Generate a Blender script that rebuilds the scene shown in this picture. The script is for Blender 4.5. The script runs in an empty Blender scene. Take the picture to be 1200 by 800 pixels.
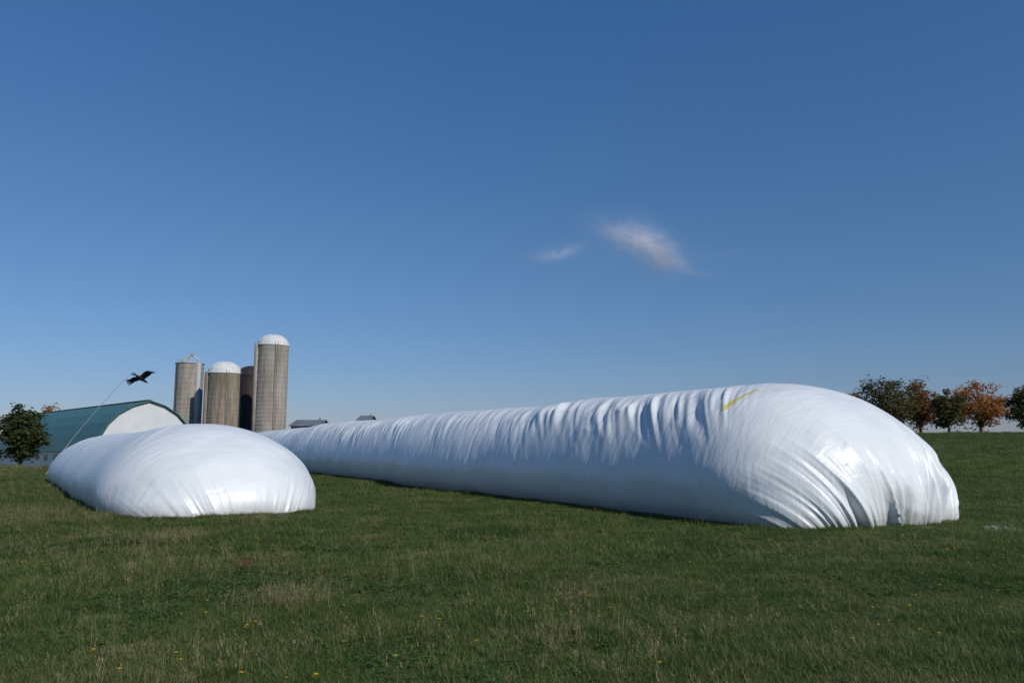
import bpy, math, random
import numpy as np
from mathutils import Vector, Matrix
random.seed(4); rng=np.random.default_rng(7)
S=bpy.context.scene
F=933.0; HC=1.5; PITCH=math.radians(7.5)

# ---------------------------------------------------------------- helpers
def link(o): S.collection.objects.link(o); return o
def mesh_obj(name,verts,faces,mats=(),smooth=False,parent=None,add=True):
    me=bpy.data.meshes.new(name); me.from_pydata([tuple(v) for v in verts],[],[tuple(f) for f in faces]); me.update()
    for m in mats: me.materials.append(m)
    if smooth: me.polygons.foreach_set('use_smooth',[True]*len(me.polygons))
    o=bpy.data.objects.new(name,me)
    if add: link(o)
    if parent: o.parent=parent
    return o
def empty(name,loc):
    e=bpy.data.objects.new(name,None); e.location=loc; e.empty_display_size=0.5; return link(e)
class Nz:
    def __init__(s,seed): s.t=np.random.default_rng(seed).random((256,256))
    def __call__(s,x,y):
        x=np.asarray(x,float); y=np.asarray(y,float); x,y=np.broadcast_arrays(x,y)
        xi=np.floor(x).astype(int); yi=np.floor(y).astype(int); fx=x-xi; fy=y-yi
        fx=fx*fx*fx*(fx*(fx*6-15)+10); fy=fy*fy*fy*(fy*(fy*6-15)+10)
        a=s.t[xi%256,yi%256]; b=s.t[(xi+1)%256,yi%256]; c=s.t[xi%256,(yi+1)%256]; d=s.t[(xi+1)%256,(yi+1)%256]
        return (a*(1-fx)+b*fx)*(1-fy)+(c*(1-fx)+d*fx)*fy*1.0
def sm(a,b,x):
    t=np.clip((np.asarray(x,float)-a)/(b-a),0,1); return t*t*(3-2*t)
N1=Nz(1);N2=Nz(2);N3=Nz(3);N4=Nz(9);N5=Nz(12)
def terrain(x,y):
    x=np.asarray(x,float); y=np.asarray(y,float)
    D=np.hypot(x,y); b=x/np.maximum(np.abs(y),1.0)
    wr=sm(0.05,0.48,b)*(y>0)
    rise=0.044*np.clip(D-34,0,62)*sm(34,60,D)+0.2*sm(34,80,D)+.012*np.clip(D-96,0,25)
    rise=rise-0.012*np.clip(D-135,0,1e9)
    fall=-0.024*np.clip(D-62,0,3000)
    z=rise*wr+fall*(1-wr)
    z=z+(N1(x/9+40,y/9+40)-.5)*0.16*sm(3,14,D)+(N2(x/2.3,y/2.3)-.5)*0.04
    return z

# node helpers
def newmat(name):
    m=bpy.data.materials.new(name); m.use_nodes=True; nt=m.node_tree
    for n in list(nt.nodes): nt.nodes.remove(n)
    out=nt.nodes.new('ShaderNodeOutputMaterial'); p=nt.nodes.new('ShaderNodeBsdfPrincipled')
    nt.links.new(p.outputs[0],out.inputs[0]); return m,nt,p,out
def N(nt,t,**k):
    n=nt.nodes.new(t)
    for a,b in k.items():
        if a in n.inputs: n.inputs[a].default_value=b
        else: setattr(n,a,b)
    return n
def ramp(nt,src,stops):
    r=nt.nodes.new('ShaderNodeValToRGB'); nt.links.new(src,r.inputs[0]); e=r.color_ramp.elements
    while len(e)<len(stops): e.new(0.5)
    for i,(p,c) in enumerate(stops): e[i].position=p; e[i].color=(*c,1) if len(c)==3 else c
    return r
def noise_mat(name,c1,c2,scale=3,rough=0.8,bump=0.1,detail=5,stretch=None,spec=0.3,metal=0):
    m,nt,p,out=newmat(name)
    tc=N(nt,'ShaderNodeTexCoord'); mp=N(nt,'ShaderNodeMapping'); nt.links.new(tc.outputs['Object'],mp.inputs[0])
    if stretch: mp.inputs['Scale'].default_value=stretch
    n=N(nt,'ShaderNodeTexNoise',Scale=scale,Detail=detail); nt.links.new(mp.outputs[0],n.inputs['Vector'])
    r=ramp(nt,n.outputs['Fac'],[(0.3,c1),(0.7,c2)]); nt.links.new(r.outputs[0],p.inputs['Base Color'])
    p.inputs['Roughness'].default_value=rough; p.inputs['Specular IOR Level'].default_value=spec; p.inputs['Metallic'].default_value=metal
    if bump:
        b=N(nt,'ShaderNodeBump',Strength=bump); nt.links.new(n.outputs['Fac'],b.inputs['Height']); nt.links.new(b.outputs[0],p.inputs['Normal'])
    return m

# ---------------------------------------------------------------- materials
def mat_ground():
    m,nt,p,out=newmat('grass_ground_mat')
    tc=N(nt,'ShaderNodeTexCoord'); O=tc.outputs['Object']
    a=N(nt,'ShaderNodeTexNoise',Scale=0.22,Detail=6,Roughness=.6); b=N(nt,'ShaderNodeTexNoise',Scale=2.2,Detail=8,Roughness=.7); c=N(nt,'ShaderNodeTexNoise',Scale=22,Detail=6,Roughness=.75)
    for n in (a,b,c): nt.links.new(O,n.inputs['Vector'])
    r1=ramp(nt,b.outputs['Fac'],[(0.32,(.042,.070,.013)),(0.52,(.080,.116,.023)),(0.72,(.145,.145,.050))])
    r2=ramp(nt,a.outputs['Fac'],[(0.46,(0,0,0)),(0.70,(1,1,1))])
    mx=N(nt,'ShaderNodeMix',data_type='RGBA'); nt.links.new(r2.outputs[0],mx.inputs['Factor']); nt.links.new(r1.outputs[0],mx.inputs['A']); mx.inputs['B'].default_value=(.14,.14,.050,1)
    r3=ramp(nt,c.outputs['Fac'],[(0.3,(.45,.45,.45)),(0.7,(1.25,1.25,1.2))])
    mu=N(nt,'ShaderNodeMix',data_type='RGBA',blend_type='MULTIPLY'); mu.inputs['Factor'].default_value=1
    nt.links.new(mx.outputs['Result'],mu.inputs['A']); nt.links.new(r3.outputs[0],mu.inputs['B'])
    nt.links.new(mu.outputs['Result'],p.inputs['Base Color']); p.inputs['Roughness'].default_value=.95; p.inputs['Specular IOR Level'].default_value=.1
    bp=N(nt,'ShaderNodeBump',Strength=.8,Distance=.06); nt.links.new(c.outputs['Fac'],bp.inputs['Height']); nt.links.new(bp.outputs[0],p.inputs['Normal'])
    return m
def mat_blade(name,cols,trans=.35,patch=3.6):
    m,nt,p,out=newmat(name)
    oi=N(nt,'ShaderNodeObjectInfo'); geo=N(nt,'ShaderNodeNewGeometry')
    ad=N(nt,'ShaderNodeMath',operation='ADD'); nt.links.new(oi.outputs['Random'],ad.inputs[0])
    ml=N(nt,'ShaderNodeMath',operation='MULTIPLY'); nt.links.new(geo.outputs['Random Per Island'],ml.inputs[0]); ml.inputs[1].default_value=.9
    nt.links.new(ml.outputs[0],ad.inputs[1])
    n=N(nt,'ShaderNodeTexNoise',Scale=.6,Detail=7,Roughness=.72); nt.links.new(geo.outputs['Position'],n.inputs['Vector'])
    n2=N(nt,'ShaderNodeMath',operation='MULTIPLY_ADD'); nt.links.new(n.outputs['Fac'],n2.inputs[0]); n2.inputs[1].default_value=patch; n2.inputs[2].default_value=-patch/2
    a2=N(nt,'ShaderNodeMath',operation='ADD'); nt.links.new(ad.outputs[0],a2.inputs[0]); nt.links.new(n2.outputs[0],a2.inputs[1])
    hf=N(nt,'ShaderNodeMath',operation='MULTIPLY'); nt.links.new(a2.outputs[0],hf.inputs[0]); hf.inputs[1].default_value=.52
    k=len(cols); r=ramp(nt,hf.outputs[0],[(i/(k-1),c) for i,c in enumerate(cols)])
    nt.links.new(r.outputs[0],p.inputs['Base Color']); p.inputs['Roughness'].default_value=.5; p.inputs['Specular IOR Level'].default_value=.35
    if trans:
        t=N(nt,'ShaderNodeBsdfTranslucent'); nt.links.new(r.outputs[0],t.inputs[0]); mx=N(nt,'ShaderNodeMixShader'); mx.inputs[0].default_value=trans
        nt.links.new(p.outputs[0],mx.inputs[1]); nt.links.new(t.outputs[0],mx.inputs[2]); nt.links.new(mx.outputs[0],out.inputs[0])
    return m
def mat_plastic():
    m,nt,p,out=newmat('white_silage_plastic')
    tc=N(nt,'ShaderNodeTexCoord'); O=tc.outputs['Object']
    a=N(nt,'ShaderNodeTexNoise',Scale=.8,Detail=5); nt.links.new(O,a.inputs['Vector'])
    r=ramp(nt,a.outputs['Fac'],[(.3,(.67,.69,.685)),(.7,(.74,.755,.745))])
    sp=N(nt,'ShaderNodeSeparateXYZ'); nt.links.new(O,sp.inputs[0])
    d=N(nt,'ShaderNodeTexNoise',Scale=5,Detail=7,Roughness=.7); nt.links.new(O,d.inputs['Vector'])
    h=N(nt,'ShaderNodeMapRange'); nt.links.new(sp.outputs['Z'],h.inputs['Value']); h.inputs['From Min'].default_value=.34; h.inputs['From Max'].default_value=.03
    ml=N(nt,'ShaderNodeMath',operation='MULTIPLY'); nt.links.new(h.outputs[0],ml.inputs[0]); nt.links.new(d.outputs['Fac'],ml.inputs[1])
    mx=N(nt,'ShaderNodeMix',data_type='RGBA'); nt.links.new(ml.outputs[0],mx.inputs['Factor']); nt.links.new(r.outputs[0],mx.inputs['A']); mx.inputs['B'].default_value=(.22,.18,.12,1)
    nt.links.new(mx.outputs['Result'],p.inputs['Base Color'])
    p.inputs['Roughness'].default_value=.36; p.inputs['Specular IOR Level'].default_value=.5
    mp=N(nt,'ShaderNodeMapping'); mp.inputs['Scale'].default_value=(.8,4,1.2); mp.inputs['Rotation'].default_value=(.25,0,.1); nt.links.new(O,mp.inputs[0])
    b1=N(nt,'ShaderNodeTexNoise',Scale=1.5,Detail=6,Roughness=.55,Distortion=.6); nt.links.new(mp.outputs[0],b1.inputs['Vector'])
    bp=N(nt,'ShaderNodeBump',Strength=.32,Distance=.07); nt.links.new(b1.outputs['Fac'],bp.inputs['Height']); nt.links.new(bp.outputs[0],p.inputs['Normal'])
    return m
M_ground=mat_ground()
M_plastic=mat_plastic()
M_yellow=noise_mat('faded_yellow_marking',(.58,.48,.09),(.68,.61,.27),8,.5,0)
M_black=noise_mat('black_fabric',(.006,.006,.008),(.014,.014,.016),20,.7,.1)

# ---------------------------------------------------------------- ground
g=np.sinh(np.linspace(-1,1,321)*6.2)/math.sinh(6.2)*6000
X,Y=np.meshgrid(g,g,indexing='ij'); Z=terrain(X,Y)
n=len(g); V=np.stack([X,Y,Z],-1).reshape(-1,3)
I,J=np.meshgrid(np.arange(n-1),np.arange(n-1),indexing='ij'); q=(I*n+J).ravel()
mesh_obj('grass_field_ground',V.tolist(),np.stack([q,q+n,q+n+1,q+1],-1).tolist(),[M_ground],True)

# ---------------------------------------------------------------- silage bags
def make_bag(name,nose,deg,L,w,h,a,b,Lw,pw,Lh,ph,seed,res=.045,fold=1.0,pleat=1.0,stripe=None,bulge=.22,w0=.6,roundn=1.2,tuck=.14,taper=.92):
    n1,n2,n3,n4=Nz(seed),Nz(seed+1),Nz(seed+2),Nz(seed+3)
    cap=max(Lw,Lh)
    sc=cap*(1-np.cos(np.linspace(0,math.pi/2,130)))**1.25
    body=[cap]; 
    while body[-1]<L-cap: body.append(body[-1]+res*(1+ body[-1]/30))
    s=np.concatenate([sc,np.array(body[1:]),L-sc[::-3]]); s=np.unique(np.clip(s,0,L))
    nt_=280; T=np.linspace(0,math.pi,nt_)
    SS,TT=np.meshgrid(s,T,indexing='ij')
    def capf(x,Lc,p): 
        u=np.clip(x/Lc,0,1); return (1-(1-u)**p)**(1/p)
    e=np.minimum(SS,(L-SS))
    fw=w0+(1-w0)*capf(e,Lw,pw); fh=capf(e,Lh,ph)
    und=(n1(SS/5.5,0.3)-.5); und2=(n2(SS/2.1,4.3)-.5)
    W=w*(1+.05*und+.03*und2); H=h*(1+.055*(n3(SS/7+9,1.7)-.5)+.02*und2)*(1-(1-taper)*SS/L)
    c=np.cos(TT); si=np.sin(TT)
    x=W/2*fw*np.sign(c)*np.abs(c)**a; z=H*fh*np.abs(si)**b
    zr=z/h
    x=x*(1-tuck*(1-np.clip(zr/.42,0,1))**2*sm(0,1,e))
    y=SS.copy()
    endw=(1-sm(0,cap,SS))-(1-sm(0,cap,L-SS))
    y+=endw*roundn*np.abs(x/(w/2))**2.6
    y-=endw*bulge*(np.sin(np.clip(zr*1.1,0,1)*math.pi)**.8)
    P=np.stack([x,y,z],-1)
    gs=np.gradient(P,axis=0); gt=np.gradient(P,axis=1); nn=np.cross(gt,gs); 
    ln=np.linalg.norm(nn,axis=-1,keepdims=True); nn=nn/np.maximum(ln,1e-9)
    if (nn[len(s)//2,nt_//2,2])<0: nn=-nn
    tt=TT/math.pi
    def ridge(v): return 1-np.abs(v*2-1)
    bodyw=sm(1.4,3.2,e)
    # shoulders, where the film sags into slanting drapes of uneven length
    jit=.05*(n4(SS*1.3,2.2)-.5)
    sh=np.exp(-((tt-.69-jit)/.10)**2)+np.exp(-((tt-.31+jit)/.10)**2)
    sk=(np.abs(tt-.5))*6.5
    mod=.25+1.6*n4(SS/1.6,TT*1.2)**1.3
    d=0
    d+=fold*bodyw*sh*mod*(.070*(ridge(n1((SS+sk)*1.5,TT*1.1))**1.4-.4)+.062*(ridge(n2((SS+sk*1.1)*3.4,TT*1.4+9))**1.3-.4)+.034*(ridge(n3((SS+sk)*7.5,TT*2.5))-.5))
    low=sm(.66,.88,np.abs(tt-.5)*2)
    d+=fold*bodyw*.05*low*(n3(SS*.9,TT*2)-.5)+fold*bodyw*.020*low*(ridge(n4((SS+sk*.5)*3.3,TT*1.5))-.5)
    d+=fold*.012*bodyw*(n2(SS*6+sk*2,TT*2)-.5)
    # gathered pleats rising from the tied end
    pm=1-sm(.35,1.15,e)
    zz=np.clip(zr,0,1); xx=(x/w)
    cx_=.06
    fan=(xx-cx_)/(.62+.75*zz)
    lenm=.25+.75*n1(fan*13+70,3.3)
    lowc=np.exp(-(zz/(.15+.42*lenm))**2)
    v1=ridge(n4(fan*20+40,zz*1.1+3)); v2=ridge(n3(fan*39+40,zz*1.8)); v3=ridge(n2(fan*74+80,zz*2.2))
    edge=(1-sm(.16,.40,-xx)*.85)*(1+.45*sm(-.05,.25,xx))
    d+=pleat*pm*edge*(lowc*(.20*(v1**1.3-.45)+.12*(v2-.5)+.045*(v3-.5)))
    d+=pleat*(1-sm(.5,1.5,e))*.045*edge*(ridge(n1(fan*9+20,zz*2.2+xx*2))-.5)*(1-sm(.6,.95,zr))
    d+=.05*(n1(x*.9+5,SS*.9+z)-.5)+.03*(n2(x*2.2+5,SS*2+z*2)-.5)*(1-sm(.9,2.3,e))
    d*=sm(0,.08,np.minimum(tt,1-tt)+.03)*sm(0,.10,zr+.05)
    P=P+nn*d[...,None]
    P[...,2]-=.04
    th=math.radians(deg)
    ay=np.array([-math.sin(th),math.cos(th)]); ax=np.array([math.cos(th),math.sin(th)])
    ns,ntn=P.shape[:2]
    I,J=np.meshgrid(np.arange(ns-1),np.arange(ntn-1),indexing='ij'); q=(I*ntn+J).ravel()
    faces=np.stack([q,q+1,q+ntn+1,q+ntn],-1)
    gz=terrain(nose[0]+s*ay[0],nose[1]+s*ay[1]); P[...,2]+=gz[:,None]
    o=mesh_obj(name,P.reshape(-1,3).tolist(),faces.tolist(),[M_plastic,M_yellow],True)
    o.location=(nose[0],nose[1],0); o.rotation_euler=(0,0,th)
    if stripe:
        mi=np.zeros(len(faces),dtype=np.int32)
        fs=s[I.ravel()]; ft=T[J.ravel()]/math.pi
        for (s0,s1,t0,t1) in stripe:
            ctr=(s0+s1)/2+.03*np.sin(ft*9)
            mi[(np.abs(fs-ctr)<(s1-s0)/2)&(ft>t0)&(ft<t1)]=1
        o.data.polygons.foreach_set('material_index',mi)
    return o
BAG1=dict(nose=(7.4,15.4),deg=29.0,L=62,w=5.9,h=2.93); BAG2=dict(nose=(-5.8,17.2),deg=33.0,L=24,w=5.15,h=2.12)
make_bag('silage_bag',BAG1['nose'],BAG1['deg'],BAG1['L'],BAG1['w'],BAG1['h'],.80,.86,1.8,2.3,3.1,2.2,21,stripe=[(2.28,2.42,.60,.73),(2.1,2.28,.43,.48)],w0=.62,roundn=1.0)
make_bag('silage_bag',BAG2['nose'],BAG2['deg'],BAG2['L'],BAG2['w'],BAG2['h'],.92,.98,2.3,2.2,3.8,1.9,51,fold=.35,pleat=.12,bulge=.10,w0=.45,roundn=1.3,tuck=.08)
def in_bag(x,y,B,m=0.0):
    th=math.radians(B['deg']); dx=x-B['nose'][0]; dy=y-B['nose'][1]
    u=dx*math.cos(th)+dy*math.sin(th); v=-dx*math.sin(th)+dy*math.cos(th)
    ro=1.1*np.abs(np.clip(u/(B['w']/2),-1,1))**2.6
    e=np.clip(np.minimum(v-ro,B['L']-v)/1.7,0,1); ww=B['w']/2*.9*(.6+.4*np.power(np.maximum(1-(1-e)**2.4,0),.42))
    return (v-ro>-m)&(v<B['L']+m)&(np.abs(u)<ww+m)

# ---------------------------------------------------------------- scatter
def scatter(name,coll_objs,pts,rot,scl,idx):
    col=bpy.data.collections.new(name+'_parts')
    for o in coll_objs: col.objects.link(o)
    me=bpy.data.meshes.new(name); me.from_pydata(pts.tolist(),[],[])
    A=me.attributes.new('rot','FLOAT_VECTOR','POINT'); A.data.foreach_set('vector',rot.astype(np.float32).ravel())
    A=me.attributes.new('scl','FLOAT_VECTOR','POINT'); A.data.foreach_set('vector',scl.astype(np.float32).ravel())
    A=me.attributes.new('idx','INT','POINT'); A.data.foreach_set('value',idx.astype(np.int32))
    o=link(bpy.data.objects.new(name,me))
    ng=bpy.data.node_groups.new(name+'_gn','GeometryNodeTree')
    ng.interface.new_socket('Geometry',in_out='INPUT',socket_type='NodeSocketGeometry'); ng.interface.new_socket('Geometry',in_out='OUTPUT',socket_type='NodeSocketGeometry')
    gi=ng.nodes.new('NodeGroupInput'); go=ng.nodes.new('NodeGroupOutput')
    ci=ng.nodes.new('GeometryNodeCollectionInfo'); ci.inputs['Collection'].default_value=col; ci.inputs['Separate Children'].default_value=True; ci.inputs['Reset Children'].default_value=True
    ip=ng.nodes.new('GeometryNodeInstanceOnPoints'); ip.inputs['Pick Instance'].default_value=True
    def at(nm,dt):
        a=ng.nodes.new('GeometryNodeInputNamedAttribute'); a.data_type=dt; a.inputs['Name'].default_value=nm; return [q for q in a.outputs if q.enabled and q.name=='Attribute'][0]
    L=ng.links.new
    L(gi.outputs[0],ip.inputs['Points']); L(ci.outputs[0],ip.inputs['Instance']); L(at('idx','INT'),ip.inputs['Instance Index'])
    L(at('rot','FLOAT_VECTOR'),ip.inputs['Rotation']); L(at('scl','FLOAT_VECTOR'),ip.inputs['Scale']); L(ip.outputs[0],go.inputs[0])
    md=o.modifiers.new('scatter','NODES'); md.node_group=ng
    return o
def blade(vs,fs,bx,by,hh,wd,az,lean,seg=3,curl=1.6,zb=0):
    dx,dy=math.cos(az),math.sin(az); px,py=-dy,dx; b0=len(vs)
    for k in range(seg+1):
        t=k/seg; r=lean*hh*t**curl; z=zb+hh*t*(1-.25*lean*t); ww=wd*(1-t)**.7*.5
        cx=bx+dx*r; cy=by+dy*r
        if k<seg: vs+= [(cx-px*ww,cy-py*ww,z),(cx+px*ww,cy+py*ww,z)]
        else: vs.append((cx,cy,z))
    for k in range(seg-1): a=b0+2*k; fs.append((a,a+1,a+3,a+2))
    a=b0+2*(seg-1); fs.append((a,a+1,b0+2*seg))
M_g1=mat_blade('grass_blade_mat',[(.040,.082,.011),(.070,.118,.018),(.104,.148,.029),(.155,.172,.050),(.27,.235,.115)])
M_dry=mat_blade('dry_stalk_mat',[(.14,.13,.05),(.22,.19,.08),(.32,.26,.13),(.28,.21,.11)],.25)
M_clov=mat_blade('clover_leaf_mat',[(.037,.088,.014),(.052,.112,.020),(.064,.128,.026)],.35)
M_flw=mat_blade('yellow_petal_mat',[(.65,.42,.01),(.75,.55,.02)],.2)
M_red=mat_blade('dock_seed_mat',[(.10,.03,.015),(.16,.05,.02)],.1)
tufts=[]
for v in range(8):
    vs=[];fs=[]
    for k in range(24):
        r=.10*math.sqrt(random.random()); t=random.random()*6.28
        blade(vs,fs,r*math.cos(t),r*math.sin(t),random.uniform(.025,.075),random.uniform(.0035,.007),random.random()*6.28,random.uniform(.4,1.4))
    tufts.append(mesh_obj(f'tuft_{v}',vs,fs,[M_g1],add=False))
dry=[]
for v in range(4):
    vs=[];fs=[]
    for k in range(9):
        r=.07*math.sqrt(random.random()); t=random.random()*6.28; hh=random.uniform(.12,.28); az=random.random()*6.28; ln=random.uniform(.1,.55)
        x0,y0=r*math.cos(t),r*math.sin(t)
        blade(vs,fs,x0,y0,hh,.0024,az,ln,4)
        if k%2==0:
            tx=x0+math.cos(az)*ln*hh*.85; ty=y0+math.sin(az)*ln*hh*.85
            for q in range(7): blade(vs,fs,tx+random.gauss(0,.005),ty+random.gauss(0,.005),.025,.004,random.random()*6.28,.8,2,zb=hh*(.62+.05*q)*(1-.2*ln))
    dry.append(mesh_obj(f'stalks_{v}',vs,fs,[M_dry],add=False))
clov=[]
for v in range(4):
    vs=[];fs=[]
    for k in range(12):
        r=.14*math.sqrt(random.random()); t=random.random()*6.28; cx,cy=r*math.cos(t),r*math.sin(t); z=random.uniform(.02,.055); a0=random.random()*6.28
        tl=Vector((random.gauss(0,.3),random.gauss(0,.3),1)).normalized().to_track_quat('Z','Y').to_matrix()
        for l in range(3):
            a=a0+l*2.09; R=random.uniform(.007,.011); b0=len(vs)
            for u in range(6):
                p=tl@Vector((math.cos(a)*R+R*.95*math.cos(u*1.047),math.sin(a)*R+R*.95*math.sin(u*1.047),.002*math.cos(u*2)))
                vs.append((cx+p.x,cy+p.y,z+p.z))
            fs.append(tuple(range(b0,b0+6)))
        blade(vs,fs,cx,cy,z,.0025,a0,.05,2)
    clov.append(mesh_obj(f'clover_{v}',vs,fs,[M_clov],add=False))
flw=[]
for v in range(3):
    vs=[];fs=[]; mi=[]
    for k in range(2 if v==2 else 1):
        x0,y0=random.gauss(0,.04),random.gauss(0,.04); hh=random.uniform(.07,.13)
        b=len(fs); blade(vs,fs,x0,y0,hh,.003,0,.1,3); mi+= [0]*(len(fs)-b)
        for l in range(16):
            b=len(fs); blade(vs,fs,x0+hh*.1,y0,.011,.006,l*.393+random.random()*.2,1.0 if l%2 else 1.8,2,1.0,zb=hh*.97); mi+=[1]*(len(fs)-b)
    o=mesh_obj(f'flower_{v}',vs,fs,[M_g1,M_flw],add=False); o.data.polygons.foreach_set('material_index',mi); flw.append(o)
dock=[]
vs=[];fs=[]
for k in range(4):
    x0,y0=random.gauss(0,.04),random.gauss(0,.04); az=random.random()*6.28
    blade(vs,fs,x0,y0,.26,.006,az,.15,4)
    for q in range(40): blade(vs,fs,x0+random.gauss(0,.012)+math.cos(az)*.02,y0+random.gauss(0,.012)+math.sin(az)*.02,.012,.010,random.random()*6.28,.8,2,zb=.10+.15*random.random())
dock.append(mesh_obj('dock_stalk',vs,fs,[M_red],add=False))

def polar_pts(n,r0,r1,amax=46):
    a=np.radians(rng.uniform(-amax,amax,n)); u=rng.random(n); r=np.sqrt(r0*r0+u*(r1*r1-r0*r0))
    return r*np.sin(a),r*np.cos(a)
def fin(x,y,margin=-.12):
    k=~(in_bag(x,y,BAG1,margin)|in_bag(x,y,BAG2,margin)); return x[k],y[k]
xs=[];ys=[];ss=[]
for (n_,r0,r1,sc_) in [(105000,3.2,11,1.0),(120000,11,24,1.25),(75000,24,45,1.9),(50000,45,95,3.0)]:
    x,y=polar_pts(n_,r0,r1); x,y=fin(x,y); xs.append(x);ys.append(y);ss.append(np.full(len(x),sc_))
def fringe(B,n):
    th=math.radians(B['deg']); v=rng.uniform(-1.2,B['L']*.7,n); u=rng.uniform(-B['w']/2-.5,B['w']/2+.5,n)
    x=B['nose'][0]+u*math.cos(th)-v*math.sin(th); y=B['nose'][1]+u*math.sin(th)+v*math.cos(th)
    k=in_bag(x,y,B,.30)&~in_bag(x,y,B,-.10); return x[k],y[k]
for B,n_ in ((BAG1,90000),(BAG2,50000)):
    x,y=fringe(B,n_); xs.append(x);ys.append(y);ss.append(np.full(len(x),1.6))
x=np.concatenate(xs);y=np.concatenate(ys);sc_=np.concatenate(ss)
m_=len(x); hv=.5+.55*N3(x/1.4,y/1.4)+.7*N5(x/.35,y/.35)**2+.6*sm(.58,.85,N4(x/1.7+9,y/1.7))
scl=np.stack([sc_,sc_,sc_**.6*hv],-1)*rng.uniform(.7,1.3,(m_,1))
rot=np.stack([rng.normal(0,.1,m_),rng.normal(0,.1,m_),rng.uniform(0,6.28,m_)],-1)
scatter('grass',tufts,np.stack([x,y,terrain(x,y)],-1),rot,scl,rng.integers(0,8,m_))
def patch(cx,cy,r,n): 
    return cx+rng.normal(0,r,n),cy+rng.normal(0,r*1.0,n)
def gp(px,py):
    D=F*HC/(py-523); return ((px-600)/F*D,D)
xs=[];ys=[]
for px,py,r,n_ in [(340,700,.22,110),(215,628,.4,150),(20,605,1.2,300),(110,610,1.0,130),(300,612,.5,80),(650,735,.5,50),(700,770,.4,36),(500,665,1.0,80),(60,640,1.0,150),(300,655,.8,80),(940,650,1.3,40),(240,780,.4,34),(600,630,1.5,50),(40,575,2.5,380),(840,720,.6,30),(430,740,.5,34),(60,720,.6,50),(690,695,.4,40),(160,665,.5,60)]:
    cx,cy=gp(px,py); a,b=patch(cx,cy,r,n_); xs.append(a);ys.append(b)
a,b=polar_pts(900,4,30); xs.append(a);ys.append(b)
a,b=polar_pts(5000,42,66); k=a/b<-.42; xs.append(a[k]);ys.append(b[k])
x,y=fin(np.concatenate(xs),np.concatenate(ys),.1); m_=len(x)
far=sm(30,60,np.hypot(x,y)); sc1=(rng.uniform(.5,1.15,m_)*(1+1.0*far))[:,None]*np.ones((1,3))
scatter('tall_dry_grass',dry,np.stack([x,y,terrain(x,y)],-1),np.stack([rng.normal(0,.15,m_),rng.normal(0,.15,m_),rng.uniform(0,6.28,m_)],-1),sc1,rng.integers(0,4,m_))
x,y=polar_pts(9000,3.5,16); k=N4(x/1.1,y/1.1)+rng.normal(0,.08,len(x))>.62; x,y=fin(x[k],y[k],.05); m_=len(x)
scatter('clover',clov,np.stack([x,y,terrain(x,y)],-1),np.stack([np.zeros(m_),np.zeros(m_),rng.uniform(0,6.28,m_)],-1),rng.uniform(.8,1.4,(m_,1))*np.ones((1,3)),rng.integers(0,4,m_))
x,y=polar_pts(650,4.8,20,42); k=(N5(x/1.8+3,y/1.8)>.40); x,y=fin(x[k],y[k],.1); m_=len(x)
scatter('dandelion_flowers',flw,np.stack([x,y,terrain(x,y)+.02],-1),np.stack([np.zeros(m_),np.zeros(m_),rng.uniform(0,6.28,m_)],-1),rng.uniform(.8,1.35,(m_,1))*np.ones((1,3)),rng.integers(0,3,m_))
cx,cy=gp(297,662); x,y=patch(cx,cy,.10,6); m_=6
scatter('dock_plants',dock,np.stack([x,y,terrain(x,y)],-1),np.stack([np.zeros(m_),np.zeros(m_),rng.uniform(0,6.28,m_)],-1),rng.uniform(.5,.8,(m_,1))*np.ones((1,3)),np.zeros(m_))

# ---------------------------------------------------------------- silos
def lathe(prof,n=48):
    vs=[];fs=[]
    for (r,z) in prof:
        for k in range(n): vs.append((r*math.cos(6.28318530718*k/n),r*math.sin(6.28318530718*k/n),z))
    for i in range(len(prof)-1):
        for k in range(n): fs.append((i*n+k,i*n+(k+1)%n,(i+1)*n+(k+1)%n,(i+1)*n+k))
    return vs,fs
def box(vs,fs,c,d,R=None):
    b=len(vs)
    for sx in(-1,1):
        for sy in(-1,1):
            for sz in(-1,1):
                p=Vector((sx*d[0]/2,sy*d[1]/2,sz*d[2]/2)); p=(R@p if R else p)+Vector(c); vs.append(tuple(p))
    for f in ((0,1,3,2),(4,6,7,5),(0,4,5,1),(2,3,7,6),(0,2,6,4),(1,5,7,3)): fs.append(tuple(b+i for i in f))
def tube(vs,fs,p0,p1,r0,r1,n=8):
    p0=Vector(p0);p1=Vector(p1); M=(p1-p0).normalized().to_track_quat('Z','Y').to_matrix(); b=len(vs)
    for P,r in((p0,r0),(p1,r1)):
        for k in range(n): vs.append(tuple(P+M@Vector((r*math.cos(6.2832*k/n),r*math.sin(6.2832*k/n),0))))
    for k in range(n): fs.append((b+k,b+(k+1)%n,b+n+(k+1)%n,b+n+k))
    fs.append(tuple(b+n+k for k in range(n))); fs.append(tuple(b+k for k in range(n-1,-1,-1)))
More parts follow.
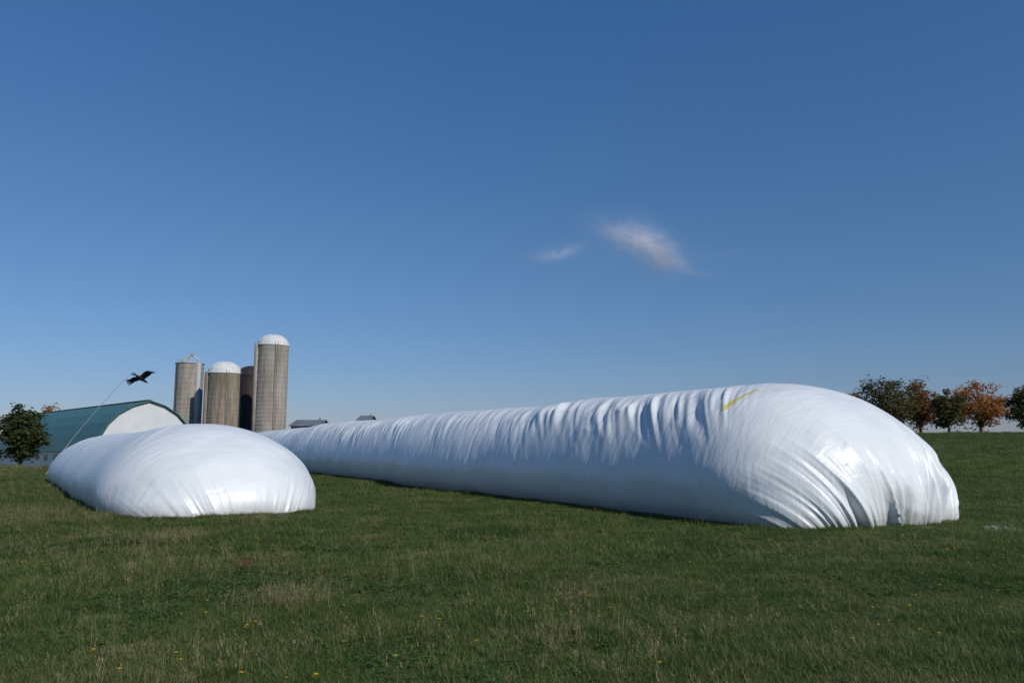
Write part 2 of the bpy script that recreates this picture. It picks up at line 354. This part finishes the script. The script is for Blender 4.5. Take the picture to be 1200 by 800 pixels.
def mat_stave(name,c1,c2,stain):
    m,nt,p,out=newmat(name)
    tc=N(nt,'ShaderNodeTexCoord'); sp=N(nt,'ShaderNodeSeparateXYZ'); nt.links.new(tc.outputs['Object'],sp.inputs[0])
    at=N(nt,'ShaderNodeMath',operation='ARCTAN2'); nt.links.new(sp.outputs['Y'],at.inputs[0]); nt.links.new(sp.outputs['X'],at.inputs[1])
    mu=N(nt,'ShaderNodeMath',operation='MULTIPLY'); nt.links.new(at.outputs[0],mu.inputs[0]); mu.inputs[1].default_value=2.5
    cb=N(nt,'ShaderNodeCombineXYZ'); nt.links.new(mu.outputs[0],cb.inputs[1]); nt.links.new(sp.outputs['Z'],cb.inputs[0])
    br=N(nt,'ShaderNodeTexBrick'); nt.links.new(cb.outputs[0],br.inputs['Vector']); br.inputs['Scale'].default_value=1; br.inputs['Brick Width'].default_value=.76; br.inputs['Row Height'].default_value=.27; br.inputs['Mortar Size'].default_value=.012
    br.inputs['Color1'].default_value=(*c1,1); br.inputs['Color2'].default_value=(*c2,1); br.inputs['Mortar'].default_value=(c1[0]*.7,c1[1]*.7,c1[2]*.7,1)
    mp=N(nt,'ShaderNodeMapping'); mp.inputs['Scale'].default_value=(1,1,.12); nt.links.new(tc.outputs['Object'],mp.inputs[0])
    nz=N(nt,'ShaderNodeTexNoise',Scale=1.6,Detail=6,Roughness=.65); nt.links.new(mp.outputs[0],nz.inputs['Vector'])
    r=ramp(nt,nz.outputs['Fac'],[(.35,stain),(.62,(1,1,1))])
    mx=N(nt,'ShaderNodeMix',data_type='RGBA',blend_type='MULTIPLY'); mx.inputs['Factor'].default_value=1
    nt.links.new(br.outputs['Color'],mx.inputs['A']); nt.links.new(r.outputs[0],mx.inputs['B']); nt.links.new(mx.outputs['Result'],p.inputs['Base Color']); p.inputs['Roughness'].default_value=.9
    return m
M_st1=mat_stave('concrete_staves_mat',(.31,.275,.23),(.35,.315,.27),(.62,.58,.54))
M_st2=mat_stave('weathered_staves_mat',(.25,.21,.155),(.29,.25,.195),(.55,.48,.42))
M_steel=noise_mat('dark_blue_steel_mat',(.022,.017,.018),(.040,.027,.025),2,.65,.1,stretch=(1,1,.2))
M_hoop=noise_mat('rusty_hoop_mat',(.20,.17,.14),(.27,.235,.195),6,.7,0)
M_dome=noise_mat('white_dome_metal',(.50,.50,.49),(.66,.66,.66),3,.45,0)
M_domeg=noise_mat('galvanised_dome_metal',(.30,.31,.32),(.44,.44,.44),3,.45,0)
def silo(px,D,R,Hc,mat,dome,dm,side=1,hoops=True,chute=True,flat=False):
    x=(px-600)/F*D*1.0; y=D; z0=float(terrain(x,y))-.1
    e=empty('farm_silo',(x,y,z0)); H=Hc-z0
    v,f=lathe([(R+.15,0),(R+.15,.5),(R,.55),(R,H)],56); mesh_obj('stave_wall',v,f,[mat],True,e)
    if hoops:
        vs=[];fs=[]; z=1.0
        while z<H-.1:
            pr=[(R+.003,z-.014),(R+.018,z-.008),(R+.018,z+.008),(R+.003,z+.014)]; v,f=lathe(pr,56); b=len(vs); vs+=v; fs+=[tuple(i+b for i in q) for q in f]; z+=.62 if z<H*.6 else .85
        mesh_obj('steel_hoops',vs,fs,[M_hoop],False,e)
    if dome>0:
        pr=[(R+.06,H-.1),(R+.10,H+.02)]+[(max(R*math.cos(a),.02)*1.01,H+.03+dome*math.sin(a)) for a in np.linspace(0.02,math.pi/2,10)]
        v,f=lathe(pr,40); mesh_obj('dome_roof',v,f,[dm],True,e)
        vs=[];fs=[]
        for k in range(16):
            a=k*6.2832/16
            for j in range(7):
                a0,a1=j*.2,(j+1)*.2
                tube(vs,fs,(R*1.01*math.cos(a0)*math.cos(a),R*1.01*math.cos(a0)*math.sin(a),H+.02+dome*math.sin(a0)),(R*1.01*math.cos(a1)*math.cos(a),R*1.01*math.cos(a1)*math.sin(a),H+.02+dome*math.sin(a1)),.03,.03,4)
        mesh_obj('dome_ribs',vs,fs,[dm],False,e)
    else:
        vs,fs=lathe([(R,H-.01),(R+.1,H),(R+.1,H+.12),(.05,H+.45)],40); mesh_obj('cap',vs,fs,[dm],True,e)
        vs=[];fs=[]
        tube(vs,fs,(-1.0,-.5,H+.2),(.2,0,H+1.6),.16,.16,8); tube(vs,fs,(.2,0,H+1.6),(1.5,.4,H+.5),.14,.14,8); tube(vs,fs,(.1,0,H+.2),(.1,0,H+1.7),.09,.09,8)
        box(vs,fs,(.2,0,H+1.65),(.7,.5,.4)); box(vs,fs,(-1.2,-.3,H+.7),(.6,.5,.5))
        mesh_obj('filler_spout',vs,fs,[M_domeg],False,e)
    if chute:
        vs=[];fs=[]; a=math.radians(-90+side*58); cx,cy=(R+.1)*math.cos(a),(R+.1)*math.sin(a)
        tube(vs,fs,(cx,cy,.8),(cx,cy,H+.1),.38,.38,14); mesh_obj('unloading_chute',vs,fs,[M_domeg if side>0 else mat],True,e)
        vs=[];fs=[]; a=math.radians(-90-side*30); c2=(R+.22)
        for dd in(-.22,.22): tube(vs,fs,(c2*math.cos(a)+dd,c2*math.sin(a),.3),(c2*math.cos(a)+dd,c2*math.sin(a),H+.6),.025,.025,5)
        z=.5
        while z<H: tube(vs,fs,(c2*math.cos(a)-.22,c2*math.sin(a),z),(c2*math.cos(a)+.22,c2*math.sin(a),z),.02,.02,4); z+=.35
        mesh_obj('ladder',vs,fs,[M_hoop],False,e)
    return e
def hz(py,D): return HC+(523-py)/F*D
silo(221,132,2.2,hz(427,132),M_st1,0,M_domeg,1)
silo(262.5,128,2.6,hz(438,128),M_st2,1.9,M_dome,-1)
silo(294,138,2.5,hz(441,138),M_steel,1.7,M_steel,1,hoops=False,chute=False)
silo(318,126,2.42,hz(405,126),M_st1,1.75,M_dome,-1)

# ---------------------------------------------------------------- barn
def mat_rib(name,c1,c2,axis='Y',sc=2.2):
    m,nt,p,out=newmat(name)
    tc=N(nt,'ShaderNodeTexCoord'); wv=N(nt,'ShaderNodeTexWave',bands_direction=axis,Scale=sc); nt.links.new(tc.outputs['Object'],wv.inputs['Vector'])
    n=N(nt,'ShaderNodeTexNoise',Scale=.7,Detail=6); nt.links.new(tc.outputs['Object'],n.inputs['Vector'])
    r=ramp(nt,n.outputs['Fac'],[(.3,c1),(.7,c2)]); nt.links.new(r.outputs[0],p.inputs['Base Color']); p.inputs['Roughness'].default_value=.45
    b=N(nt,'ShaderNodeBump',Strength=.5,Distance=.05); nt.links.new(wv.outputs['Fac'],b.inputs['Height']); nt.links.new(b.outputs[0],p.inputs['Normal']); return m
M_roof=mat_rib('green_metal_roof',(.050,.145,.135),(.070,.18,.165))
M_wall=mat_rib('white_metal_siding',(.60,.61,.62),(.70,.70,.70),'X',3)
M_trim=noise_mat('dark_green_trim',(.05,.13,.11),(.06,.15,.125),3,.5,0)
M_glass=noise_mat('dark_window_glass',(.02,.025,.03),(.04,.045,.05),2,.1,0)
def barn(name,loc,deg,hw,L,eave,rise,roofm,wallm):
    z0=float(terrain(*loc))-.2; e=empty(name,(loc[0],loc[1],z0)); e.rotation_euler=(0,0,math.radians(deg))
    prof=[(-1,0),(-.93,.28),(-.80,.52),(-.60,.73),(-.32,.90),(0,1),(.32,.90),(.60,.73),(.80,.52),(.93,.28),(1,0)]
    pr=[(a*hw,eave+b*rise) for a,b in prof]
    vs=[];fs=[]
    g=[(-hw,0)]+pr+[(hw,0)]; k=len(g)
    for yy in(0,L):
        for a,b in g: vs.append((a,yy,b))
    fs=[tuple(range(k-1,-1,-1)),tuple(range(k,2*k)),(0,1,k+1,k),(k-2,k-1,2*k-1,2*k-2)]
    mesh_obj('walls',vs,fs,[wallm],False,e)
    vs=[];fs=[]
    o=[(a*1.03+(.02*math.copysign(1,a) if a else 0),b*1.0+.10) for a,b in pr]; o[0]=(-hw*1.06,eave-.35); o[-1]=(hw*1.06,eave-.35)
    n2=len(o)
    for yy in(-.3,L+.3):
        for a,b in o: vs.append((a,yy,b))
        for a,b in o: vs.append((a*.985,yy,b-.07))
    for i in range(n2-1):
        fs.append((i,i+1,2*n2+i+1,2*n2+i)); fs.append((n2+i+1,n2+i,3*n2+i,3*n2+i+1)); fs.append((i+1,i,n2+i,n2+i+1)); fs.append((2*n2+i,2*n2+i+1,3*n2+i+1,3*n2+i))
    mesh_obj('roof',vs,fs,[roofm],False,e)
    vs=[];fs=[]
    for i in range(n2-1):
        tube(vs,fs,(o[i][0],-.33,o[i][1]-.03),(o[i+1][0],-.33,o[i+1][1]-.03),.06,.06,6)
    box(vs,fs,(0,L/2,eave+rise+.16),(.5,L+.5,.10))
    mesh_obj('trim',vs,fs,[M_trim],False,e)
    vs=[];fs=[]; box(vs,fs,(0,-.05,2.1),(4.0,.08,4.0)); mesh_obj('barn_door',vs,fs,[M_trim],False,e)
    vs=[];fs=[]
    for yy in np.arange(4,L-3,5):
        for sx in(-1,1): box(vs,fs,(sx*(hw+.03),yy,eave*.55),(.06,1.6,.9))
    mesh_obj('windows',vs,fs,[M_glass],False,e)
    return e
barn('dairy_barn',((176-600)/F*100,100),43,5.6,56,2.6,hz(466,100)-2.6+.9,M_roof,M_wall)
M_grey=mat_rib('grey_metal_roof',(.12,.13,.14),(.19,.20,.21))
def shed(px,D,w,top):
    x=(px-600)/F*D; z0=float(terrain(x,D)); e=empty('machine_shed',(x,D,z0)); H=top-z0; hw=w/2
    vs=[(-hw,-4,0),(hw,-4,0),(hw,4,0),(-hw,4,0),(-hw,-4,H-1),(hw,-4,H-1),(hw,4,H-1),(-hw,4,H-1),(-hw,0,H-.1),(hw,0,H-.1)]
    fs=[(0,1,5,4),(2,3,7,6),(3,0,4,8,7),(1,2,6,9,5)]; mesh_obj('walls',vs,fs,[M_grey],False,e)
    vs=[];fs=[]
    for sg in(-1,1):
        R=Matrix.Rotation(-sg*math.atan2(.9,4),3,'X'); box(vs,fs,(0,sg*2.1,H-.5),(w+.6,4.5,.08),R)
    mesh_obj('roof',vs,fs,[M_grey],False,e)
    vs=[];fs=[]; box(vs,fs,(-.25*w,-4.04,(H-1)*.45),(w*.3,.06,(H-1)*.85)); mesh_obj('sliding_door',vs,fs,[M_glass],False,e)
    vs=[];fs=[]; tube(vs,fs,(w*.3,.4,H-.4),(w*.3,.4,H+.35),.12,.12); mesh_obj('roof_vent',vs,fs,[M_grey],False,e)
shed(366,122,4.0,hz(492.5,122)); shed(431,150,2.0,hz(487.5,150))

# ---------------------------------------------------------------- trees
def leafmat(name,cols):
    m,nt,p,out=newmat(name); geo=N(nt,'ShaderNodeNewGeometry')
    n=N(nt,'ShaderNodeTexNoise',Scale=.9,Detail=3); nt.links.new(geo.outputs['Position'],n.inputs['Vector'])
    ma=N(nt,'ShaderNodeMath',operation='MULTIPLY_ADD'); nt.links.new(geo.outputs['Random Per Island'],ma.inputs[0]); ma.inputs[1].default_value=.5
    nt.links.new(n.outputs['Fac'],ma.inputs[2]); sb=N(nt,'ShaderNodeMath',operation='SUBTRACT'); nt.links.new(ma.outputs[0],sb.inputs[0]); sb.inputs[1].default_value=.25
    k=len(cols); r=ramp(nt,sb.outputs[0],[(.15+.7*i/(k-1),c) for i,c in enumerate(cols)])
    nt.links.new(r.outputs[0],p.inputs['Base Color']); p.inputs['Roughness'].default_value=.7; p.inputs['Specular IOR Level'].default_value=.2
    t=N(nt,'ShaderNodeBsdfTranslucent'); nt.links.new(r.outputs[0],t.inputs[0]); mx=N(nt,'ShaderNodeMixShader'); mx.inputs[0].default_value=.3
    nt.links.new(p.outputs[0],mx.inputs[1]); nt.links.new(t.outputs[0],mx.inputs[2]); nt.links.new(mx.outputs[0],out.inputs[0]); return m
M_bark=noise_mat('bark_mat',(.05,.04,.03),(.11,.09,.07),8,.95,.4)
L_grn=leafmat('dark_green_leaves',[(.022,.034,.010),(.045,.062,.018),(.075,.088,.030)])
L_olv=leafmat('olive_leaves',[(.045,.050,.016),(.095,.090,.030),(.17,.12,.05)])
L_brn=leafmat('russet_leaves',[(.10,.055,.02),(.22,.115,.04),(.32,.18,.07)])
L_org=leafmat('orange_leaves',[(.20,.070,.018),(.38,.15,.035),(.48,.24,.07)])
def tree(name,x,y,H,Wd,mat,seed,trunk=.28,clumps=60,lpc=75,leaf=.17):
    r=random.Random(seed); z0=float(terrain(x,y))-.1; e=empty(name,(x,y,z0))
    vs=[];fs=[]; th=H*trunk; tr=H*.022
    tube(vs,fs,(0,0,-.2),(0,0,th),tr*1.3,tr,10); top=(r.gauss(0,.2),r.gauss(0,.2),H*.9); tube(vs,fs,(0,0,th),top,tr,tr*.15,8)
    lv=[];lf=[]
    cc=[]
    for k in range(clumps):
        for _ in range(50):
            u=Vector((r.uniform(-1,1),r.uniform(-1,1),r.uniform(-1,1)))
            if .25<u.length<1: break
        irregular=.74+.28*math.sin(3*math.atan2(u.y,u.x)+seed)*abs(u.z)+.32*r.random()
        c=Vector((u.x*Wd/2*irregular,u.y*Wd/2*irregular,th*.6+(H*.95-th*.6)*(.5+.5*u.z*min(irregular,1.0))))
        cc.append(c)
    for c in cc:
        base=Vector((0,0,max(th*.8,min(c.z-.25*H*r.random()-.1*H,H*.75))))
        mid=base.lerp(c,.5)+Vector((0,0,.05*H)); tube(vs,fs,base,mid,tr*.35,tr*.22,5); tube(vs,fs,mid,c,tr*.22,tr*.06,5)
        R=Wd*r.uniform(.06,.15)
        for q in range(lpc):
            d=Vector((r.gauss(0,1),r.gauss(0,1),r.gauss(0,.75)))*R*.75; p=c+d
            n=Vector((r.gauss(0,1),r.gauss(0,1),r.gauss(.4,1))).normalized(); M=n.to_track_quat('Z','Y').to_matrix(); s_=leaf*r.uniform(.6,1.3); b=len(lv)
            for a,bq in((-1,0),(0,-.55),(1,0),(0,.55)): lv.append(tuple(p+M@Vector((a*s_,bq*s_,0))))
            lf.append((b,b+1,b+2,b+3))
    mesh_obj('trunk_and_limbs',vs,fs,[M_bark],True,e); mesh_obj('leaves',lv,lf,[mat],False,e)
def tpos(px,D): return (px-600)/F*D*1.0,D
def trees():
    for nm,px,D,toppy,wpx,mat,sd in [('maple_tree',1038,108,437,60,L_olv,1),('maple_tree',1076,112,445,48,L_brn,2),('ash_tree',1109,106,451,38,L_olv,3),('maple_tree',1146,112,443,62,L_org,4),('ash_tree',1200,104,446,40,L_olv,5),('shrub_tree',998,118,449,20,L_brn,6),('ash_tree',1250,110,440,50,L_olv,8),('maple_tree',1300,118,436,60,L_org,9)]:
        x,y=tpos(px,D); zt=hz(toppy,D); H=zt-float(terrain(x,y)); tree(nm,x,y,max(H,3),wpx/F*D,mat,sd,trunk=.14,leaf=.17,clumps=75 if wpx>25 else 25,lpc=80)
    x,y=tpos(30,78); tree('ash_tree',x,y,hz(469,78)-float(terrain(x,y)),46/F*78,L_grn,11,trunk=.08,clumps=90)
    x,y=tpos(-30,84); tree('ash_tree',x,y,6.5,6,L_grn,12,trunk=.12)
    x,y=tpos(66,165); tree('maple_tree',x,y,hz(469,165)-float(terrain(x,y)),10,L_org,13,leaf=.3)
trees()

# ---------------------------------------------------------------- hawk kite on a leaning rod
kx,ky=(150-600)/F*41,41.0; kz=hz(440,41)
e=empty('hawk_kite_bird_scarer',(kx,ky,kz))
prof=[(-.34,.01),(-.30,.035),(-.2,.07),(-.05,.095),(.1,.10),(.22,.075),(.30,.055),(.36,.06),(.41,.045),(.46,.012)]
vs=[];fs=[]
for (u,r) in prof:
    for k in range(12): vs.append((u,r*math.cos(k*.5236),r*.9*math.sin(k*.5236)))
for i in range(len(prof)-1):
    for k in range(12): fs.append((i*12+k,i*12+(k+1)%12,(i+1)*12+(k+1)%12,(i+1)*12+k))
fs+= [tuple(range(11,-1,-1)),tuple((len(prof)-1)*12+k for k in range(12))]
b=len(vs); vs+=[(.44,.02,.01),(.44,-.02,.01),(.53,0,-.03),(.44,0,-.03)]; fs+=[(b,b+1,b+2),(b+1,b+3,b+2),(b+3,b,b+2)]
def sheet(pts,fs_):
    b=len(vs); 
    for p in pts: vs.append(p)
    for f in fs_: fs.append(tuple(b+i for i in f))
for sg in(-1,1):
    P=[(.20,sg*.06,.05),(-.12,sg*.06,.04),(.26,sg*.36,.20),(-.14,sg*.36,.15),(.14,sg*.60,.13),(-.16,sg*.58,.10)]
    sheet(P,[(0,1,3,2),(2,3,5,4)])
    for q in range(6):
        a=q/5; rx=.14-.30*a; ry=.60-.02*a; L_=.30-.12*a; ang=.15+.9*a
        tx=rx-L_*math.sin(ang)*.8; ty=ry+L_*math.cos(ang); zz=.13-.03*a
        sheet([(rx+.03,sg*ry,zz),(rx-.035,sg*ry,zz),(tx-.015,sg*ty,zz-.10),(tx+.02,sg*ty,zz-.10)],[(0,1,2,3)])
    for q in range(2): 
        sheet([(-.30+.02*q,sg*.0,0),(-.30,sg*.05,0),(-.55,sg*(.10-.05*q),-.04),(-.58,sg*(.03),-.04)],[(0,1,2,3)])
hk=mesh_obj('hawk_body_and_wings',vs,fs,[M_black],False,e); hk.rotation_euler=(math.radians(-24),math.radians(26),math.radians(62)); hk.location=(.6,0,-.16)
so=hk.modifiers.new('thick','SOLIDIFY'); so.thickness=.012
M_rod=noise_mat('grey_rod_mat',(.35,.36,.38),(.5,.5,.52),5,.4,0)
bx,by=(60-600)/F*42,42.0; bz=float(terrain(bx,by))
vs=[];fs=[]; p0=Vector((bx-kx,by-ky,bz-kz)); p1=Vector((0,0,0)); pm=p0.lerp(p1,.5)+Vector((-.25,0,.15)); prev=p0
for k in range(1,13):
    t=k/12; p=p0*(1-t)**2+2*pm*t*(1-t)+p1*t*t; tube(vs,fs,prev,p,.030-.02*(t-.08),.030-.02*t,6); prev=p
mesh_obj('leaning_rod',vs,fs,[M_rod],False,e)
vs=[];fs=[]; tube(vs,fs,(0,0,0),(.5,0,-.08),.006,.006,5); mesh_obj('tether',vs,fs,[M_rod],False,e)

# ---------------------------------------------------------------- scrap of clear film in the grass
m,nt,p,out=newmat('clear_film_mat'); p.inputs['Base Color'].default_value=(.45,.52,.48,1); p.inputs['Roughness'].default_value=.25
tc=N(nt,'ShaderNodeTexCoord'); nn=N(nt,'ShaderNodeTexNoise',Scale=11,Detail=3); nt.links.new(tc.outputs['Object'],nn.inputs['Vector']); rr=ramp(nt,nn.outputs['Fac'],[(.48,(0,0,0)),(.68,(.30,.30,.30))]); nt.links.new(rr.outputs[0],p.inputs['Alpha'])
cx,cy=gp(1160,622); k=28; a=np.linspace(-.26,.26,k); XX,YY=np.meshgrid(a,a*.8,indexing='ij'); ZZ=.03+.12*N1(XX*9+50,YY*9+50)*np.exp(-(XX**2+YY**2)*9)+.05*N2(XX*25+50,YY*25+50)
VV=np.stack([XX,YY,ZZ],-1).reshape(-1,3); I,J=np.meshgrid(np.arange(k-1),np.arange(k-1),indexing='ij'); q=(I*k+J).ravel()
o=mesh_obj('plastic_film_scrap',VV.tolist(),np.stack([q,q+k,q+k+1,q+1],-1).tolist(),[m],True); o.location=(cx,cy,float(terrain(cx,cy)))

# ---------------------------------------------------------------- clouds: thin sheets of cirrus, density stored on the sheet
def cloud(px,py,hw,hh,dist,blobs,seed):
    d=Vector(((px-600)/F,1,(400-py)/F)); c,s_=math.cos(PITCH),math.sin(PITCH); d=Vector((d.x,d.y*c-d.z*s_,d.y*s_+d.z*c)).normalized()
    k_=dist/F; nx,ny=220,110; A,B=np.meshgrid(np.linspace(-hw,hw,nx),np.linspace(-hh,hh,ny),indexing='ij')
    n1,n2,n3=Nz(seed),Nz(seed+1),Nz(seed+2)
    Aw=A+7*(n1(A/16+9,B/16+9)-.5)+3*(n2(A/6+9,B/6+9)-.5); Bw=B+6*(n2(A/18+30,B/14+30)-.5)+3*(n3(A/6+9,B/6+9)-.5)
    D=np.zeros_like(A)
    for bx,by,sx,sy,an,am in blobs:
        t=math.radians(an); u=(Aw-bx)*math.cos(t)+(Bw-by)*math.sin(t); v=-(Aw-bx)*math.sin(t)+(Bw-by)*math.cos(t)
        D+=am*np.exp(-.5*((u/sx)**2+(v/sy)**2))
    t=math.radians(-24); u=Aw*math.cos(t)+Bw*math.sin(t); v=-Aw*math.sin(t)+Bw*math.cos(t)
    fib=.62+.40*n1(u/22+60,v/5+60)+.26*(n2(u/11+60,v/3+60)-.5)+.18*(n3(u/5+60,v/2.5+60)-.5)
    D=np.clip(D*fib,0,1)*(1-sm(.85,1,np.abs(A)/hw))*(1-sm(.85,1,np.abs(B)/hh))
    Vv=np.stack([A*k_,B*k_,30*np.sin(A/40+seed)*np.cos(B/25)],-1).reshape(-1,3); I,J=np.meshgrid(np.arange(nx-1),np.arange(ny-1),indexing='ij'); q=(I*ny+J).ravel()
    m,nt,p,out=newmat('cirrus_cloud_mat'); nt.nodes.remove(p)
    at=N(nt,'ShaderNodeAttribute',attribute_name='cirrus')
    df=N(nt,'ShaderNodeBsdfDiffuse'); df.inputs[0].default_value=(.60,.63,.78,1); tr=N(nt,'ShaderNodeBsdfTransparent'); mx=N(nt,'ShaderNodeMixShader')
    nt.links.new(at.outputs['Fac'],mx.inputs[0]); nt.links.new(tr.outputs[0],mx.inputs[1]); nt.links.new(df.outputs[0],mx.inputs[2]); nt.links.new(mx.outputs[0],out.inputs[0])
    o=mesh_obj('cloud',Vv.tolist(),np.stack([q,q+ny,q+ny+1,q+1],-1).tolist(),[m],True); o.location=d*dist
    at=o.data.attributes.new('cirrus','FLOAT','POINT'); at.data.foreach_set('value',D.ravel().astype(np.float32))
    o.rotation_mode='QUATERNION'; o.rotation_quaternion=(-d).to_track_quat('Z','Y'); return o
cloud(757,290,120,60,4000,[(-14,9,26,9,-20,.45),(0,2,20,12,-35,.42),(13,-9,15,11,-50,.42),(32,-17,14,5,-20,.26),(50,-27,13,2.8,-12,.25),(-38,20,18,6,-8,.17),(-8,8,38,14,-22,.12),(98,-8,28,3,4,.05)],71)
cloud(655,296,60,28,4000,[(2,0,15,4,14,.30),(-20,-2,16,3,6,.12),(8,2,22,7,10,.08)],91)

# ---------------------------------------------------------------- light, sky, camera
az=math.radians(136); el=math.radians(38)
sd=Vector((math.sin(az)*math.cos(el),math.cos(az)*math.cos(el),math.sin(el)))
L=bpy.data.lights.new('sun','SUN'); L.energy=3.45; L.angle=math.radians(.6); L.color=(1,.96,.90); so=link(bpy.data.objects.new('sun',L)); so.rotation_euler=sd.to_track_quat('Z','Y').to_euler()
w=bpy.data.worlds.new('World'); S.world=w; w.use_nodes=True; nt=w.node_tree; bg=nt.nodes['Background']
sk=nt.nodes.new('ShaderNodeTexSky'); sk.sky_type='NISHITA'; sk.sun_disc=False; sk.sun_elevation=el; sk.sun_rotation=az; sk.altitude=200; sk.air_density=1.0; sk.dust_density=.3; sk.ozone_density=3.0
# clear, dry autumn air: deepen the blue, most strongly near the horizon
tc=N(nt,'ShaderNodeTexCoord'); sp=N(nt,'ShaderNodeSeparateXYZ'); nt.links.new(tc.outputs['Generated'],sp.inputs[0])
rr=ramp(nt,sp.outputs['Z'],[(0.0,(.415,.450,.645)),(.10,(.425,.52,.69)),(.25,(.44,.61,.76)),(.55,(.41,.73,1.0))])
mx=N(nt,'ShaderNodeMix',data_type='RGBA',blend_type='MULTIPLY'); mx.inputs['Factor'].default_value=1
nt.links.new(sk.outputs[0],mx.inputs['A']); nt.links.new(rr.outputs[0],mx.inputs['B']); nt.links.new(mx.outputs['Result'],bg.inputs[0]); bg.inputs[1].default_value=.107
cam=bpy.data.cameras.new('camera'); cam.lens=28; cam.sensor_width=36; cam.clip_end=20000; cam.clip_start=.05
co=link(bpy.data.objects.new('camera',cam)); co.location=(0,0,HC); co.rotation_euler=(math.pi/2+PITCH,0,0); S.camera=co
S.view_settings.view_transform='Standard'; S.view_settings.look='None'; S.view_settings.exposure=0; S.view_settings.gamma=1
